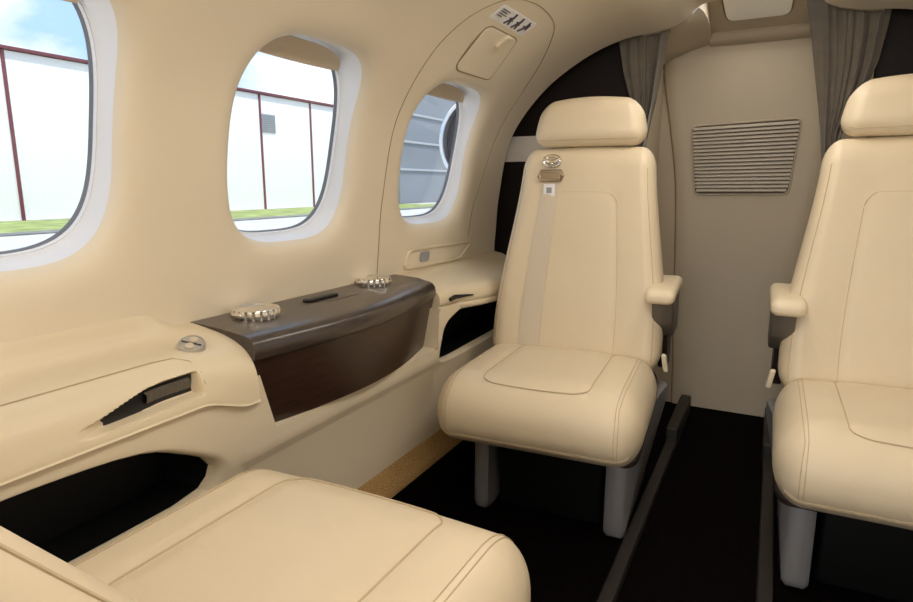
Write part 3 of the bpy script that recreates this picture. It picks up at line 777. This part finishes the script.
# ------------------------------------------------------------------ outside: hangars, grass, apron, engine
GZ = -1.1
m_ = MB(); m_.grid([[(x, y, GZ) for x in np.linspace(-140, 60, 21)] for y in np.linspace(-90, 200, 30)]); struct(obj('ground', m_, M['apron']))
m_ = MB(); m_.grid([[(x, y, GZ+.03+.02*math.sin(y*3+x)) for x in np.linspace(-38, -28.5, 10)] for y in np.linspace(-20, 57, 50)])
tag(obj('grass', m_, M['grass']), 'strip of green grass along the foot of the white hangar', 'grass', kind='stuff')
m_ = MB(); m_.box(-28.5, -27.2, -20, 56, GZ, GZ+.06, .02); struct(obj('trim_9', m_, M['kerb']))
hg = thing('hangar', 'white ribbed metal hangar with dark red trim seen through the windows', 'building', (-38.4, 20, GZ))
HX = -38.4
m_ = MB(); m_.box(HX-22, HX, -22, 56.5, GZ, 8.3, .05); obj('siding', m_, M['hwhite'], hg)
m_ = MB(); m_.box(HX-22, HX+.25, -22.2, 56.7, 8.32, 8.5, .03); obj('roof_trim', m_, M['red'], hg)
for y in (1.0, 7.35, 13.7, 20.05, 26.4, 32.7, 39.15, 45.4, 51.8):
    m_ = MB(); m_.box(HX-.02, HX+.10, y-.09, y+.09, GZ, 8.3, .02); obj('column_trim', m_, M['red'], hg)
for y in (40.0, 49.4):
    m_ = MB(); m_.box(HX-.02, HX+.06, y-.85, y+.85, 5.3, 6.8, .02); w_ = obj('louvre', m_, M['hvent'], hg)
    m_ = MB()
    for k in range(9): m_.box(HX+.05, HX+.11, y-.8, y+.8, 5.36+k*.16, 5.44+k*.16, .01)
    obj('louvre_blades', m_, M['switchblue'], w_)
g2 = thing('hangar', 'tall grey hangar far behind, seen through the aftmost window', 'building', (-40, 75, GZ))
m_ = MB(); m_.box(-43, -36.5, 57.5, 120, GZ, 24, .1); obj('siding', m_, M['ghangar'], g2)
m_ = MB()
for z in (2.5, 5.5, 8.5, 11.5, 14.5): m_.box(-36.55, -36.3, 57.4, 120, z, z+.25, .03)
obj('siding_ledge', m_, M['hvent'], g2)
# engine on the aft fuselage
en = thing('jet_engine', 'white jet engine nacelle with polished inlet outside the aftmost window', 'engine', (-1.40, 3.6, 1.2))
c_ = (-1.40, 3.36, 1.20)
m_ = MB(); m_.lathe([(.262, .03), (.285, .06), (.305, .14), (.325, .40), (.33, .80), (.30, 1.3), (.22, 1.8), (.15, 2.0)], c_, 'y', 64); obj('cowling', m_, M['nacelle'], en)
m_ = MB(); m_.lathe([(.225, .14), (.222, .06), (.228, .025), (.240, .004), (.252, .002), (.268, .018), (.286, .06), (.300, .12)], c_, 'y', 64); obj('inlet_lip', m_, M['lip'], en)
m_ = MB(); m_.lathe([(.226, .12), (.226, .22), (.08, .22), (.07, .16), (.035, .10), (0.001, .08)], c_, 'y', 48); obj('fan', m_, M['fan'], en)
m_ = MB(); m_.box(-1.14, -.80, 3.75, 4.9, 1.17, 1.25, .03); obj('pylon', m_, M['nacelle'], en)

# ------------------------------------------------------------------ sky and sun
W = bpy.data.worlds.new('World'); SC.world = W; W.use_nodes = True
nt = W.node_tree; bg = nt.nodes['Background']
tc = nt.nodes.new('ShaderNodeTexCoord'); mp_ = nt.nodes.new('ShaderNodeMapping'); mp_.inputs['Scale'].default_value = (1, 1, 2.2)
nz = nt.nodes.new('ShaderNodeTexNoise'); nz.inputs['Scale'].default_value = 3.2; nz.inputs['Detail'].default_value = 8; nz.inputs['Roughness'].default_value = .55
rp_ = nt.nodes.new('ShaderNodeValToRGB'); rp_.color_ramp.elements[0].position = .44; rp_.color_ramp.elements[1].position = .60
rp_.color_ramp.elements[0].color = (.42, .64, .95, 1); rp_.color_ramp.elements[1].color = (1.0, 1.0, 1.02, 1)
nt.links.new(tc.outputs['Generated'], mp_.inputs['Vector']); nt.links.new(mp_.outputs['Vector'], nz.inputs['Vector']); nt.links.new(nz.outputs['Fac'], rp_.inputs['Fac']); nt.links.new(rp_.outputs['Color'], bg.inputs['Color'])
bg.inputs['Strength'].default_value = 1.4
L = bpy.data.lights.new('sun', 'SUN'); L.energy = 3.4; L.angle = .009; L.color = (1, .97, .92)
o = bpy.data.objects.new('sun', L); COL.objects.link(o)
from mathutils import Vector
o.rotation_euler = Vector((-.42, .12, -.90)).to_track_quat('-Z', 'Y').to_euler()

# ------------------------------------------------------------------ camera
cam = bpy.data.cameras.new('camera'); cam.sensor_width = 36; cam.lens = 609/913*36; cam.clip_start = .02; cam.clip_end = 500
co = bpy.data.objects.new('camera', cam); COL.objects.link(co); co.location = (.2, 0, .94)
co.rotation_euler = (PI/2-math.radians(10.784), 0, math.radians(27.338))
SC.camera = co
SC.view_settings.view_transform = 'Standard'; SC.view_settings.look = 'None'; SC.view_settings.gamma = 1; SC.view_settings.use_curve_mapping = False
SC.view_settings.exposure = 0
SC.cycles.max_bounces = 10; SC.cycles.diffuse_bounces = 6; SC.cycles.transparent_max_bounces = 12
SC.cycles.sample_clamp_indirect = 6
SC.cycles.use_denoising = True
